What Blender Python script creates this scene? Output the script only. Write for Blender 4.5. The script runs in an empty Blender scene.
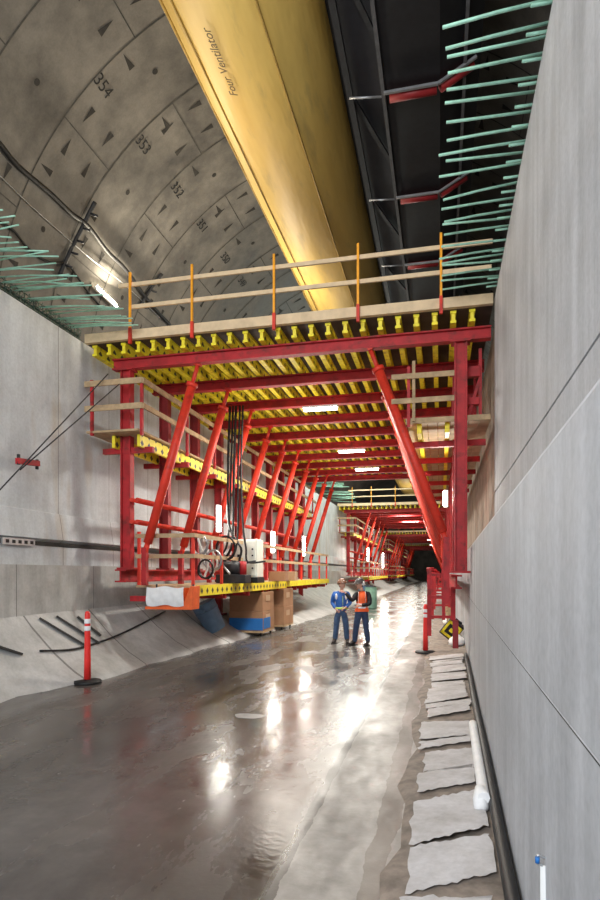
import bpy, bmesh, math, random
from mathutils import Vector, Matrix
random.seed(7)
sc = bpy.context.scene
col = sc.collection
# ------------------------------------------------------------------ camera
F = 600.0; CX = 300.0; HY = 573.0; TAN = 141/600.0
TH = math.atan(TAN); cT, sT = math.cos(TH), math.sin(TH)
EYE = Vector((0, 0, 1.9))
cam_d = bpy.data.cameras.new('camera'); cam = bpy.data.objects.new('camera', cam_d); col.objects.link(cam)
cam.location = EYE; cam.rotation_euler = (math.pi/2, 0, TH)
cam_d.sensor_fit = 'VERTICAL'; cam_d.sensor_height = 36; cam_d.sensor_width = 24; cam_d.lens = 24
cam_d.shift_y = (HY-450)/900.0; cam_d.clip_start = 0.05; cam_d.clip_end = 400
sc.camera = cam
def ray(px, py):
    u = (px-CX)/F; v = (HY-py)/F
    return Vector((u*cT - sT, u*sT + cT, v))
def onY(px, py, Y): r = ray(px, py); return EYE + r*(Y/r.y)
def onX(px, py, X): r = ray(px, py); return EYE + r*(X/r.x)
def onZ(px, py, Z): r = ray(px, py); return EYE + r*((Z-EYE.z)/r.z)
TC = Vector((-3.25, 0, 7.98)); TR = 8.0
def onCyl(px, py, off=0.0):
    r = ray(px, py); R = TR-off
    ox, oz = EYE.x-TC.x, EYE.z-TC.z
    a = r.x**2+r.z**2; b = 2*(ox*r.x+oz*r.z); c = ox*ox+oz*oz-R*R
    t = (-b+math.sqrt(b*b-4*a*c))/(2*a)
    return EYE + r*t
# ------------------------------------------------------------------ materials
def newmat(name):
    m = bpy.data.materials.new(name); m.use_nodes = True
    nt = m.node_tree; return m, nt, nt.nodes['Principled BSDF']
def N(nt, t, **kw):
    n = nt.nodes.new(t)
    for k, v in kw.items():
        if k in n.inputs: n.inputs[k].default_value = v
        else: setattr(n, k, v)
    return n
def ramp(nt, src, stops):
    r = nt.nodes.new('ShaderNodeValToRGB'); e = r.color_ramp.elements
    while len(e) < len(stops): e.new(0.5)
    for i, (p, c) in enumerate(stops):
        e[i].position = p; e[i].color = (c[0], c[1], c[2], 1) if not isinstance(c, (int, float)) else (c, c, c, 1)
    nt.links.new(src, r.inputs[0]); return r.outputs[0]
def mix(nt, a, b, fac, mode='MIX'):
    n = nt.nodes.new('ShaderNodeMix'); n.data_type = 'RGBA'; n.blend_type = mode
    for s, v in ((n.inputs[0], fac), (n.inputs[6], a), (n.inputs[7], b)):
        if isinstance(v, bpy.types.NodeSocket): nt.links.new(v, s)
        elif isinstance(v, (int, float)): s.default_value = v
        else: s.default_value = (v[0], v[1], v[2], 1)
    return n.outputs[2]
def math_(nt, op, a, b=None, c=None, clamp=False):
    n = nt.nodes.new('ShaderNodeMath'); n.operation = op; n.use_clamp = clamp
    for i, v in enumerate((a, b, c)):
        if v is None: continue
        if isinstance(v, bpy.types.NodeSocket): nt.links.new(v, n.inputs[i])
        else: n.inputs[i].default_value = v
    return n.outputs[0]
def coords(nt): return nt.nodes.new('ShaderNodeTexCoord').outputs['Object']
def mapped(nt, src, scale):
    m = nt.nodes.new('ShaderNodeMapping'); m.inputs['Scale'].default_value = scale
    nt.links.new(src, m.inputs[0]); return m.outputs[0]
def noise(nt, src, scale, detail=5, rough=.6):
    n = N(nt, 'ShaderNodeTexNoise', Scale=scale, Detail=detail, Roughness=rough)
    nt.links.new(src, n.inputs['Vector']); return n.outputs[0]
def sep(nt, src):
    n = nt.nodes.new('ShaderNodeSeparateXYZ'); nt.links.new(src, n.inputs[0]); return n.outputs
def bump(nt, b, h, strength=.3, dist=.02):
    n = N(nt, 'ShaderNodeBump', Strength=strength, Distance=dist)
    nt.links.new(h, n.inputs['Height']); nt.links.new(n.outputs[0], b.inputs['Normal'])
def simple(name, c, rough=.5, metal=0.0, var=.25, scale=6.0, grime_shade=None):
    m, nt, b = newmat(name)
    b.inputs['Roughness'].default_value = rough; b.inputs['Specular IOR Level'].default_value = .35; b.inputs['Metallic'].default_value = metal
    o = coords(nt); f = noise(nt, o, scale)
    lo = [x*(1-var) for x in c]; hi = [min(1, x*(1+var)) for x in c]
    cc = ramp(nt, f, [(.3, lo), (.7, hi)])
    if grime_shade:
        f2 = ramp(nt, noise(nt, o, scale*1.7), [(.52, 0.0), (.68, 1.0)])
        cc = mix(nt, cc, grime_shade, f2)
    nt.links.new(cc, b.inputs['Base Color']); return m
def emis(name, c, s):
    m, nt, b = newmat(name)
    b.inputs['Base Color'].default_value = (*c, 1); b.inputs['Emission Color'].default_value = (*c, 1)
    b.inputs['Emission Strength'].default_value = s
    return m
M = {}
M['red'] = simple('red_painted_steel', (.40, .018, .022), .58, 0, .3, 3, (.20, .02, .018))
M['brace'] = simple('orange_red_steel', (.66, .042, .022), .5, 0, .2, 2.5, (.42, .03, .02))
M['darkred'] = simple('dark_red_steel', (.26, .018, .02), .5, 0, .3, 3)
M['yellow'] = simple('yellow_formwork', (.88, .74, .03), .5, 0, .15, 5, (.50, .38, .03))
M['orange'] = simple('orange_paint', (.86, .36, .02), .45, 0, .15)
M['wood'] = simple('weathered_timber', (.44, .31, .18), .8, 0, .3, 5)
M['paletimber'] = simple('pale_timber', (.68, .52, .33), .8, 0, .15, 4)
M['ply'] = simple('plywood', (.50, .38, .24), .7, 0, .25, 3)
M['darkply'] = simple('dark_form_plywood', (.075, .05, .04), .7, 0, .35, 3)
M['steel'] = simple('galvanised_steel', (.42, .43, .44), .4, .7, .2)
M['darksteel'] = simple('dark_steel', (.028, .029, .032), .55, .2, .3)
M['black'] = simple('black_rubber', (.012, .012, .013), .55, 0, .3)
M['rebar'] = simple('green_epoxy_rebar', (.30, .56, .44), .5, 0, .2, 9)
M['darkrebar'] = simple('dark_green_rebar', (.03, .06, .045), .7, 0, .4, 9)
M['white'] = simple('white_paint', (.80, .80, .78), .5, 0, .06)
M['reflect'] = simple('reflective_white', (.85, .86, .88), .35, 0, .04)
M['delineator'] = simple('delineator_red', (.78, .035, .03), .4, 0, .1)
M['blue'] = simple('blue_plastic', (.13, .22, .34), .45, 0, .15)
M['bluelabel'] = simple('blue_print', (.02, .16, .48), .5, 0, .08)
M['carton'] = simple('brown_cardboard', (.36, .20, .11), .8, 0, .12, 3)
M['tape'] = simple('packing_tape', (.48, .33, .2), .35, 0, .1)
M['cabinet'] = simple('pale_cabinet', (.72, .74, .66), .45, 0, .06)
M['tarp'] = simple('white_tarp', (.82, .82, .82), .6, 0, .08, 8)
M['binorange'] = simple('orange_bin', (.78, .13, .03), .45, 0, .15)
M['glow'] = emis('lit_tube', (1, .97, .88), 22)
M['glowwarm'] = emis('warm_lit_tube', (1, .90, .68), 30)
M['grime'] = simple('dark_recess', (.035, .033, .03), .9, 0, .3)  # dark colour standing in for shade in bolt pockets and wall groove
M['joint'] = simple('segment_joint', (.06, .058, .052), .9, 0, .4)
M['ink'] = simple('black_paint', (.012, .012, .012), .7, 0, .1)

def concrete(name, base, dark, scale=1.2, streak=0.5, rough=.6, lines=None, spec=.5, rust=0.0):
    m, nt, b = newmat(name)
    o = coords(nt)
    f = noise(nt, o, scale, 8, .62)
    c = ramp(nt, f, [(.28, dark), (.62, base)])
    st = noise(nt, mapped(nt, o, (1.6, 1.6, .12)), 2.2, 6, .6)
    c = mix(nt, c, ramp(nt, st, [(.3, .45), (.62, 1.0)]), streak, 'MULTIPLY')
    fine = noise(nt, o, 22, 4)
    c = mix(nt, c, ramp(nt, fine, [(.35, .8), (.6, 1.0)]), .5, 'MULTIPLY')
    if rust:
        rs = noise(nt, mapped(nt, o, (.9, .9, .16)), 1.1, 3)
        c = mix(nt, c, (.42, .30, .14), math_(nt, 'MULTIPLY', ramp(nt, rs, [(.60, 0.0), (.72, 1.0)]), rust))
    if lines:
        s = sep(nt, o)
        for ax, per, ph, w in lines:
            v = math_(nt, 'FRACT', math_(nt, 'DIVIDE', math_(nt, 'ADD', s[ax], ph), per))
            l = math_(nt, 'LESS_THAN', v, w/per)
            c = mix(nt, c, (.10, .10, .095), math_(nt, 'MULTIPLY', l, .75))
    nt.links.new(c, b.inputs['Base Color'])
    r = ramp(nt, f, [(.3, rough-.12), (.7, rough+.1)])
    nt.links.new(r, b.inputs['Roughness'])
    b.inputs['Specular IOR Level'].default_value = .25
    bump(nt, b, f, .25, .03)
    return m
M['wall'] = concrete('cast_concrete_wall', (.68, .72, .745), (.50, .52, .535), 0.9, .34, .7, [(1, 1.9, .72, .018)], rust=.5)
M['wallR'] = concrete('cast_concrete_wall_near', (.56, .575, .605), (.43, .44, .465), 1.3, .42, .74)
M['lower'] = concrete('cast_concrete_kerb', (.56, .56, .54), (.36, .36, .34), 1.3, .4, .55, [(1, 2.4, .5, .02)], rust=.3)
M['slope'] = concrete('invert_slab', (.56, .56, .55), (.36, .36, .35), 1.6, .25, .6, [(1, 2.02, .83, .045)])
M['slab'] = concrete('pale_slab', (.60, .585, .595), (.36, .34, .33), 3.2, .1, .65)
M['lining'] = concrete('segment_concrete', (.21, .197, .175), (.06, .056, .052), .55, .25, .65)

def mk_floor():
    m, nt, b = newmat('wet_concrete_floor')
    o = coords(nt); s = sep(nt, o)
    big = noise(nt, mapped(nt, o, (1, .45, 1)), .9, 7, .6)
    mid = noise(nt, o, 4.0, 6, .65)
    wet = ramp(nt, big, [(.32, (.045, .039, .036)), (.64, (.125, .110, .100))])
    b.inputs['Specular IOR Level'].default_value = .42
    wet = mix(nt, wet, ramp(nt, mid, [(.3, .6), (.65, 1.1)]), .6, 'MULTIPLY')
    # kerbside strip, right of the groove
    wob = math_(nt, 'MULTIPLY', math_(nt, 'SUBTRACT', noise(nt, o, 1.7, 5), .5), .16)
    xx = math_(nt, 'ADD', s[0], wob)
    strip = ramp(nt, mid, [(.3, (.15, .135, .12)), (.7, (.27, .25, .23))])
    mr = N(nt, 'ShaderNodeMapRange'); nt.links.new(xx, mr.inputs[0])
    mr.inputs[1].default_value = -1.06; mr.inputs[2].default_value = -.92
    c = mix(nt, wet, strip, mr.outputs[0])
    g = math_(nt, 'LESS_THAN', math_(nt, 'ABSOLUTE', math_(nt, 'ADD', s[0], 1.0)), math_(nt, 'MULTIPLY', mid, .085))
    c = mix(nt, c, (.03, .026, .022), g)
    mud = math_(nt, 'LESS_THAN', math_(nt, 'ABSOLUTE', math_(nt, 'ADD', xx, .40)), math_(nt, 'MULTIPLY', big, .17))
    c = mix(nt, c, (.085, .060, .042), math_(nt, 'MULTIPLY', mud, .85))
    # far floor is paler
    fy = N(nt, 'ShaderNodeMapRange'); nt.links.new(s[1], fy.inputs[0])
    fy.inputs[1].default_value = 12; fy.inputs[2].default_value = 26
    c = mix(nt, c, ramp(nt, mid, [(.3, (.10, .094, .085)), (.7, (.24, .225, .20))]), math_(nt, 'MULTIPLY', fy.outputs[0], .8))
    nt.links.new(c, b.inputs['Base Color'])
    r = math_(nt, 'ADD', ramp(nt, noise(nt, mapped(nt, o, (1, .35, 1)), 1.6, 6, .65), [(.36, .08), (.66, .40)]),
              math_(nt, 'MULTIPLY', mr.outputs[0], .2))
    nt.links.new(r, b.inputs['Roughness'])
    h = math_(nt, 'ADD', math_(nt, 'MULTIPLY', mid, .5), noise(nt, o, 14, 4))
    bump(nt, b, h, .10, .02)
    return m
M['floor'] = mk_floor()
M['mud'] = simple('brown_mud', (.22, .18, .15), .75, 0, .4, 7)
def mk_duct():
    m, nt, b = newmat('yellow_duct_fabric')
    o = coords(nt)
    f = noise(nt, mapped(nt, o, (1, .14, 1)), .8, 5, .55)
    c = ramp(nt, f, [(.3, (.58, .36, .075)), (.65, (.80, .57, .16))])
    d = noise(nt, mapped(nt, o, (1.5, .3, 1.5)), 1.7, 6)
    c = mix(nt, c, (.33, .24, .10), math_(nt, 'MULTIPLY', ramp(nt, d, [(.55, 0.0), (.75, 1.0)]), .6))
    nt.links.new(c, b.inputs['Base Color']); b.inputs['Roughness'].default_value = .55
    bump(nt, b, noise(nt, mapped(nt, o, (1.2, .35, 1.2)), 1.2, 3), .4, .12)
    return m
M['duct'] = mk_duct()
def mk_lattice():   # yellow girder web with dark openings
    m, nt, b = newmat('yellow_lattice_girder')
    o = coords(nt); s = sep(nt, o)
    t = math_(nt, 'PINGPONG', math_(nt, 'MULTIPLY', s[1], 1.0), .16)
    zz = math_(nt, 'PINGPONG', math_(nt, 'MULTIPLY', s[2], 1.0), .10)
    v = math_(nt, 'GREATER_THAN', math_(nt, 'ADD', t, zz), .185)
    n = noise(nt, o, 5)
    c = ramp(nt, n, [(.3, (.74, .60, .02)), (.7, (.92, .76, .04))])
    c = mix(nt, c, (.05, .04, .02), v)
    nt.links.new(c, b.inputs['Base Color']); b.inputs['Roughness'].default_value = .5
    return m
M['lattice'] = mk_lattice()
# ------------------------------------------------------------------ mesh builder
def base_of(parent):
    p = parent
    while p is not None and p.parent is not None: p = p.parent
    return Vector(p.location) if p is not None else Vector((0, 0, 0))
class MB:
    def __init__(s): s.bm = bmesh.new()
    def hexa(s, pts, mi=0):
        v = [s.bm.verts.new(p) for p in pts]
        for f in ((0,3,2,1),(4,5,6,7),(0,1,5,4),(1,2,6,5),(2,3,7,6),(3,0,4,7)):
            s.bm.faces.new([v[i] for i in f]).material_index = mi
        return s
    def box(s, x0, x1, y0, y1, z0, z1, mi=0):
        return s.hexa([(x0,y0,z0),(x1,y0,z0),(x1,y1,z0),(x0,y1,z0),(x0,y0,z1),(x1,y0,z1),(x1,y1,z1),(x0,y1,z1)], mi)
    def beam(s, p, q, w, h, mi=0, up=(0,0,1)):
        p, q = Vector(p), Vector(q); d = (q-p).normalized(); u = Vector(up)
        if abs(d.dot(u)) > .95: u = Vector((0,1,0))
        a = d.cross(u).normalized(); u = a.cross(d).normalized()
        a *= w/2; u = u*(h/2)
        return s.hexa([p-a-u, p+a-u, q+a-u, q-a-u, p-a+u, p+a+u, q+a+u, q-a+u], mi)
    def ibeam(s, p, q, w, h, t=.025, up=(0,0,1)):
        p, q = Vector(p), Vector(q); d = (q-p).normalized(); u = Vector(up)
        if abs(d.dot(u)) > .95: u = Vector((0,1,0))
        a = d.cross(u).normalized(); u = a.cross(d).normalized()
        s.beam(p+u*(h/2-t/2), q+u*(h/2-t/2), w, t, 0, up); s.beam(p-u*(h/2-t/2), q-u*(h/2-t/2), w, t, 0, up)
        return s.beam(p, q, t, h-2*t, 0, up)
    def cyl(s, p, q, r0, r1=None, n=12, mi=0, caps=True):
        r1 = r0 if r1 is None else r1
        p, q = Vector(p), Vector(q); d = (q-p).normalized()
        u = Vector((0,0,1)) if abs(d.z) < .9 else Vector((0,1,0))
        a = d.cross(u).normalized(); u = a.cross(d)
        A = []; B = []
        for i in range(n):
            k = 2*math.pi*i/n; e = a*math.cos(k)+u*math.sin(k)
            A.append(s.bm.verts.new(p+e*r0)); B.append(s.bm.verts.new(q+e*r1))
        for i in range(n):
            f = s.bm.faces.new([A[i], A[(i+1)%n], B[(i+1)%n], B[i]]); f.material_index = mi; f.smooth = True
        if caps:
            s.bm.faces.new(A[::-1]).material_index = mi; s.bm.faces.new(B).material_index = mi
        return s
    def tube(s, pts, r, n=8, mi=0):
        pts = [Vector(p) for p in pts]; prev = None
        for i, p in enumerate(pts):
            d = (pts[min(i+1, len(pts)-1)]-pts[max(i-1, 0)]).normalized()
            u = Vector((0,0,1)) if abs(d.z) < .9 else Vector((0,1,0))
            a = d.cross(u).normalized(); u = a.cross(d)
            ring = [s.bm.verts.new(p+(a*math.cos(2*math.pi*k/n)+u*math.sin(2*math.pi*k/n))*r) for k in range(n)]
            if prev:
                for k in range(n):
                    f = s.bm.faces.new([prev[k], prev[(k+1)%n], ring[(k+1)%n], ring[k]]); f.smooth = True; f.material_index = mi
            else: s.bm.faces.new(ring[::-1]).material_index = mi
            prev = ring
        s.bm.faces.new(prev).material_index = mi
        return s
    def lathe(s, prof, n=20, loc=(0,0,0), mi=0, mat=None):
        rings = []; L = Vector(loc)
        for r, z in prof:
            ring = []
            for k in range(n):
                p = Vector((r*math.cos(2*math.pi*k/n), r*math.sin(2*math.pi*k/n), z))
                if mat is not None: p = mat @ p
                ring.append(s.bm.verts.new(p+L))
            rings.append(ring)
        for A, B in zip(rings, rings[1:]):
            for k in range(n):
                f = s.bm.faces.new([A[k], A[(k+1)%n], B[(k+1)%n], B[k]]); f.smooth = True; f.material_index = mi
        s.bm.faces.new(rings[0][::-1]).material_index = mi; s.bm.faces.new(rings[-1]).material_index = mi
        return s
    def poly(s, pts, mi=0):
        f = s.bm.faces.new([s.bm.verts.new(p) for p in pts]); f.material_index = mi; return s
    def grid(s, rows, mi=0, smooth=False):
        V = [[s.bm.verts.new(p) for p in r] for r in rows]
        for A, B in zip(V, V[1:]):
            for i in range(len(A)-1):
                f = s.bm.faces.new([A[i], A[i+1], B[i+1], B[i]]); f.material_index = mi; f.smooth = smooth
        return s
    def build(s, name, mats, parent=None, bevel=0.0, recalc=True):
        b = base_of(parent)
        if recalc: bmesh.ops.recalc_face_normals(s.bm, faces=s.bm.faces[:])
        me = bpy.data.meshes.new(name)
        for v in s.bm.verts: v.co -= b
        s.bm.to_mesh(me); s.bm.free()
        for m in (mats if isinstance(mats, (list, tuple)) else [mats]): me.materials.append(m)
        o = bpy.data.objects.new(name, me); col.objects.link(o); o.parent = parent
        if bevel:
            md = o.modifiers.new('bevel', 'BEVEL'); md.width = bevel; md.segments = 2; md.limit_method = 'ANGLE'
        return o
def tag(o, label=None, cat=None, group=None, kind=None):
    for k, v in (('label', label), ('category', cat), ('group', group), ('kind', kind)):
        if v: o[k] = v
    return o
def thing(name, loc, label, cat, group=None):
    o = bpy.data.objects.new(name, None); o.empty_display_size = .2; col.objects.link(o); o.location = loc
    return tag(o, label, cat, group)
def copy_tree(o, parent=None):
    c = o.copy(); col.objects.link(c); c.parent = parent
    for ch in list(o.children): copy_tree(ch, c)
    return c
def struct(o): o['kind'] = 'structure'; return o
def smoothpath(pts, k=6):
    pts = [Vector(p) for p in pts]; out = []
    for i in range(len(pts)-1):
        p0 = pts[max(i-1, 0)]; p1 = pts[i]; p2 = pts[i+1]; p3 = pts[min(i+2, len(pts)-1)]
        for j in range(k):
            t = j/k
            out.append(.5*((2*p1)+(p2-p0)*t+(2*p0-5*p1+4*p2-p3)*t*t+(3*p1-p0-3*p2+p3)*t**3))
    out.append(pts[-1]); return out
# ================================================================== SETTING
Y0, Y1 = -7.0, 150.0
FL = MB(); FL.poly([(-8.2, Y0, 0), (.9, Y0, 0), (.9, Y1, 0), (-8.2, Y1, 0)])
struct(FL.build('floor', M['floor']))
def frange(a, b, st):
    v = a
    while v < b-1e-6: yield v; v += st
    yield b
def ledge(y):   # foot of the left invert slab
    e = -6.25 + .42*max(0, min(1, (y-8)/2)) + .9*max(0, min(1, (y-12)/14))
    return e + .06*math.sin(y*2.1) + .05*math.sin(y*5.3+1)
rows = []
for y in frange(Y0, Y1, .5):
    e = ledge(y)
    rows.append([(e, y, -.03), (e-.03, y, .03), (e+(-7.27-e)*.3, y, .26), (e+(-7.27-e)*.62, y, .62), (-7.27, y, 1.16)])
struct(MB().grid(rows, 0, True).build('trim_1', M['slope']))
# left wall: kerb, recess strip, sloped band, tall wall
rows = [[(-7.25, y, 1.1), (-7.25, y, 2.05), (-7.42, y, 2.05)] for y in (Y0, Y1)]
struct(MB().grid(rows).build('trim_2', M['lower']))
rows = [[(-7.42, y, 2.0), (-7.42, y, 2.42), (-7.5, y, 2.5), (-7.42, y, 2.56), (-7.5, y, 3.08), (-7.53, y, 3.09), (-7.53, y, 6.88), (-7.95, y, 6.9), (-8.18, y, 1.7), (-8.18, y, 0)] for y in (Y0, Y1)]
struct(MB().grid(rows).build('wall_left', M['wall']))
g = MB(); g.box(-7.5, -7.405, Y0, Y1, 2.42, 2.50)  # dark strip painted as the shade inside the groove
g.build('trim_3', M['grime'])['kind'] = 'structure'
# right wall: lower bay stands proud of the upper wall
def xr(y): return min(.38+.0145*y, .58)
rows = [[(xr(y), y, 0), (xr(y)-.004, y, 1.40), (xr(y), y, 1.405), (xr(y)+.0, y, 2.40), (xr(y)+.03, y, 2.45), (.95, y, 2.6)] for y in frange(Y0, Y1, 1.0)]
struct(MB().grid(rows).build('trim_4', M['wallR']))
rows = [[(.95, y, 2.5), (.95, y, 3.355), (.965, y, 3.36), (.965, y, 3.375), (.95, y, 3.38), (.95, y, 6.9), (1.45, y, 6.92), (2.3, y, 2.2), (2.3, y, 0)] for y in (Y0, 11.45)]
struct(MB().grid(rows).build('wall_right', M['wallR']))
rows = [[(1.04, y, 2.5), (1.04, y, 6.8), (1.45, y, 6.8), (2.3, y, 2.2), (2.3, y, 0)] for y in (11.45, Y1)]
struct(MB().grid(rows).build('trim_7', simple('aged_form_panel', (.27, .225, .18), .8, 0, .35, 2)))
s_ = MB(); s_.box(xr(0)-.006, .45, -1, 0, 0, .01); s_.bm.free()
# dark pour joint on the lower right wall
rows = [[(xr(y)-.005, y, 1.399), (xr(y)-.005, y, 1.405)] for y in frange(0.5, 14, .5)]
struct(MB().grid(rows).build('trim_5', M['joint']))
# right invert bench: mud bed with pale slabs
rows = []
for y in frange(Y0, 40, .4):
    e = -.26+.05*math.sin(y*3.1)+.03*math.sin(y*7.7)
    rows.append([(e-.08, y, -.01), (e, y, .025), (e+.3, y, .05+.02*math.sin(y*4)), (xr(y)+.02, y, .10)])
bench = MB().grid(rows, 0, True)
y = 1.3; prev_gap = 0
while y < 13.5:
    L = random.choice((.28, .5, .62, .8)); sk = random.uniform(.05, .34)
    xa = -.20+random.uniform(-.05, .05); xb = xr(y)-.12+random.uniform(-.05, .04); n = 16
    jit = lambda s=.022: random.uniform(-s, s)
    pts = [(xa+(xb-xa)*t/n, y+sk*t/n+jit()) for t in range(n+1)]
    pts += [(xb+jit(.018), y+sk+L*t/6) for t in range(1, 6)]
    k1 = random.uniform(.8, 1.1)
    pts += [(xb+(xa-xb)*t/n, y+L*(k1+(1-k1)*t/n)+sk*(1-t/n)+jit()) for t in range(n+1)]
    pts += [(xa+jit(.02), y+L*(1-t/6)) for t in range(1, 6)]
    zz = lambda x: .048+.075*(x+.26)/.66
    bench.poly([(px, py, zz(px)) for px, py in pts], 1)
    y += L*max(1, k1)+random.choice((.015, .03, .10, .22))
struct(bench.build('trim_6', [M['mud'], M['slab']], recalc=False))
# segmental lining (ceiling): tube of rings
RW = 2.08
yj = onCyl(64, 115).y
ring0 = yj - RW*math.floor((yj-Y0)/RW)
lin = MB(); NA = 96
rows = []
for yy in frange(Y0, Y1, 4.0):
    rows.append([(TC.x+TR*math.cos(math.radians(-46+278*k/NA)), yy, TC.z+TR*math.sin(math.radians(-46+278*k/NA))) for k in range(NA+1)])
lin.grid(rows, 0, True)
def cylp(a, y, off=.012): R = TR-off; return (TC.x+R*math.cos(a), y, TC.z+R*math.sin(a))
yy = ring0; ri = 0
a0n = math.atan2(onCyl(64, 115).z-TC.z, onCyl(64, 115).x-TC.x)
def strip_ring(y, w):
    for k in range(120):
        a1 = -.1*math.pi+1.25*math.pi*k/120; a2 = -.1*math.pi+1.25*math.pi*(k+1)/120
        lin.poly([cylp(a1, y), cylp(a2, y), cylp(a2, y+w), cylp(a1, y+w)], 1)
yy = ring0
while yy < 64:
    strip_ring(yy, .04)
    n = round((yy-yj)/RW)
    off = a0n + (0 if n % 2 == 0 else math.radians(18))
    for k in range(-8, 3):
        a = off + k*math.radians(36)
        if not (-.3 < a < 3.6): continue
        da = .03/TR
        lin.poly([cylp(a, yy), cylp(a+da, yy), cylp(a+da, yy+RW), cylp(a, yy+RW)], 1)
        for sgn in (-1, 1):
            for yo in (.55, 1.45):
                if abs(a+sgn*.06-2.252) < .07: continue
                # bolt pockets along the radial joint, flat triangles in shade colour
                b1 = a+sgn*.03; b2 = a+sgn*.085; w = .085
                lin.poly([cylp(b1, yy+yo-.02), cylp(b2, yy+yo-w), cylp(b2, yy+yo+w)][::1 if sgn > 0 else -1], 2)
    for k in range(-16, 8):              # bolt pockets along the ring joint, their shade painted flat
        a = off + (k+.5)*math.radians(18)
        if not (-.3 < a < 3.6): continue
        if abs(a-2.252) < .06: a -= .10
        lin.poly([cylp(a, yy+.12), cylp(a+.011, yy+.56), cylp(a-.011, yy+.56)], 2)
    for k in range(-5, 5):
        a = off + (k+.5)*math.radians(36)
        if not (-.3 < a < 3.6): continue
        lin.poly([cylp(a+.010*math.sin(t*math.pi/5), yy+RW/2+.08*math.cos(t*math.pi/5)) for t in range(10)], 2)  # flat dark discs, hole shade put into the colour
    yy += RW
ceiling = struct(lin.build('ceiling', [M['lining'], M['joint'], M['grime']], recalc=False))
# painted ring numbers
def text_mesh(txt, size, name, mat, O, X, Yv, parent):
    cu = bpy.data.curves.new(name, 'FONT'); cu.body = txt; cu.size = size; cu.align_x = 'CENTER'; cu.align_y = 'CENTER'; cu.extrude = .002
    t = bpy.data.objects.new(name, cu); col.objects.link(t)
    dg = bpy.context.evaluated_depsgraph_get(); me = bpy.data.meshes.new_from_object(t.evaluated_get(dg))
    bpy.data.objects.remove(t); me.materials.clear(); me.materials.append(mat)
    X = Vector(X).normalized(); Yv = Vector(Yv).normalized(); Z = X.cross(Yv)
    mt = Matrix((X, Yv, Z)).transposed().to_4x4(); mt.translation = Vector(O)-base_of(parent)
    me.transform(mt)
    o = bpy.data.objects.new(name, me); col.objects.link(o); o.parent = parent; return o
aN = None
for i, (px, py) in enumerate([(103, 86), (143, 145), (177, 190), (202, 226), (225, 258), (242, 282)]):
    p = onCyl(px, py, .02); a = math.atan2(p.z-TC.z, p.x-TC.x)
    n_ = Vector((-math.cos(a), 0, -math.sin(a))); tg = Vector((math.sin(a), 0, -math.cos(a)))
    text_mesh(str(354-i), .42, 'ring_number', M['ink'], p+n_*.01, (0, 1, 0), tg, ceiling)
# far bulkhead closing the drive
struct(MB().poly([(-11.5, Y1-.5, -.5), (5, Y1-.5, -.5), (5, Y1-.5, 16.2), (-11.5, Y1-.5, 16.2)]).build('wall_back', M['lining']))
# ================================================================== DUCT
dc = Vector((-3.58, 0, 12.9)); dr = 1.48
duct = thing('ventilation_duct', (dc.x, 2, dc.z), 'huge yellow fabric ventilation duct hanging along the tunnel crown', 'ventilation duct')
rows = []
for yy in frange(-6.5, 75, 1.0):
    r = dr*(1+.006*math.sin(yy*1.7))
    row = []
    for k in range(65):
        a = 2*math.pi*k/64
        row.append((dc.x+r*math.cos(a)*(1.0+.015*math.sin(3*a+yy*.21)), yy, dc.z+r*math.sin(a)))
    rows.append(row)
MB().grid(rows, 0, True).build('duct_skin', M['duct'], duct, recalc=False)
for angd, w in ((205, .035), (232, .02), (292, .02)):
    a = math.radians(angd)
    b = MB(); pr = []
    for yy in frange(-6.5, 75, 1.0):
        r1 = dr*1.004+.02
        pr.append((dc.x+r1*math.cos(a), yy, dc.z+r1*math.sin(a)))
    b.tube(pr, w, 6); b.build('seam', simple('duct_seam', (.36, .23, .05), .6), duct)
b = MB(); a = math.radians(-11)
b.tube([(dc.x+(dr+.06)*math.cos(a), yy, dc.z+(dr+.06)*math.sin(a)) for yy in frange(-6.5, 75, 1)], .06, 6)
b.build('edge_rope', M['black'], duct)
def on_duct(px, py, off=.03):
    r = ray(px, py); R = dr+off; ox, oz = -dc.x, EYE.z-dc.z
    a = r.x**2+r.z**2; b = 2*(ox*r.x+oz*r.z); c = ox*ox+oz*oz-R*R
    return EYE + r*((-b-math.sqrt(max(0, b*b-4*a*c)))/(2*a))
p = on_duct(221, 64, .07); a = math.atan2(p.z-dc.z, p.x-dc.x)
text_mesh('Four Ventilator', .245, 'printed_text', simple('faded_print', (.13, .09, .04), .8), p, (0, -1, 0), (math.sin(a), 0, -math.cos(a)), duct)
# ================================================================== CONVEYOR GALLERY (dark, right of the duct)
hz = 11.5
cv = thing('conveyor_gantry', (-.9, 2, hz), 'dark steel belt conveyor gantry hung beside the yellow duct', 'conveyor')
b = MB(); b.box(-1.08, -.02, -6, 70, hz, hz+.06); b.poly([(-.02, -6, hz), (.75, -6, hz+.45), (.75, 70, hz+.45), (-.02, 70, hz)]); b.build('belt', simple('black_belt', (.012, .012, .014), .6), cv)
for x, z, w in ((-1.80, hz+.1, .12), (-1.12, hz-.02, .07), (.45, hz+.2, .06), (-1.85, hz+1.2, .12)):
    b = MB(); b.beam((x, -6, z), (x, 70, z), w, .1); b.build('chord', M['darksteel'] if x < -1 and w > .08 else simple('gantry_grey', (.09, .09, .095), .6), cv)
b = MB(); b.poly([(-1.9, -6, hz+1.4), (-1.85, -6, hz+.2), (-1.85, 70, hz+.2), (-1.9, 70, hz+1.4)]); b.poly([(-1.85, -6, hz+.25), (-1.1, -6, hz+.25), (-1.1, 70, hz+.25), (-1.85, 70, hz+.25)])
b.build('side_sheet', simple('gantry_sheet', (.022, .022, .026), .6, 0, .4, 1.2), cv)
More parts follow.
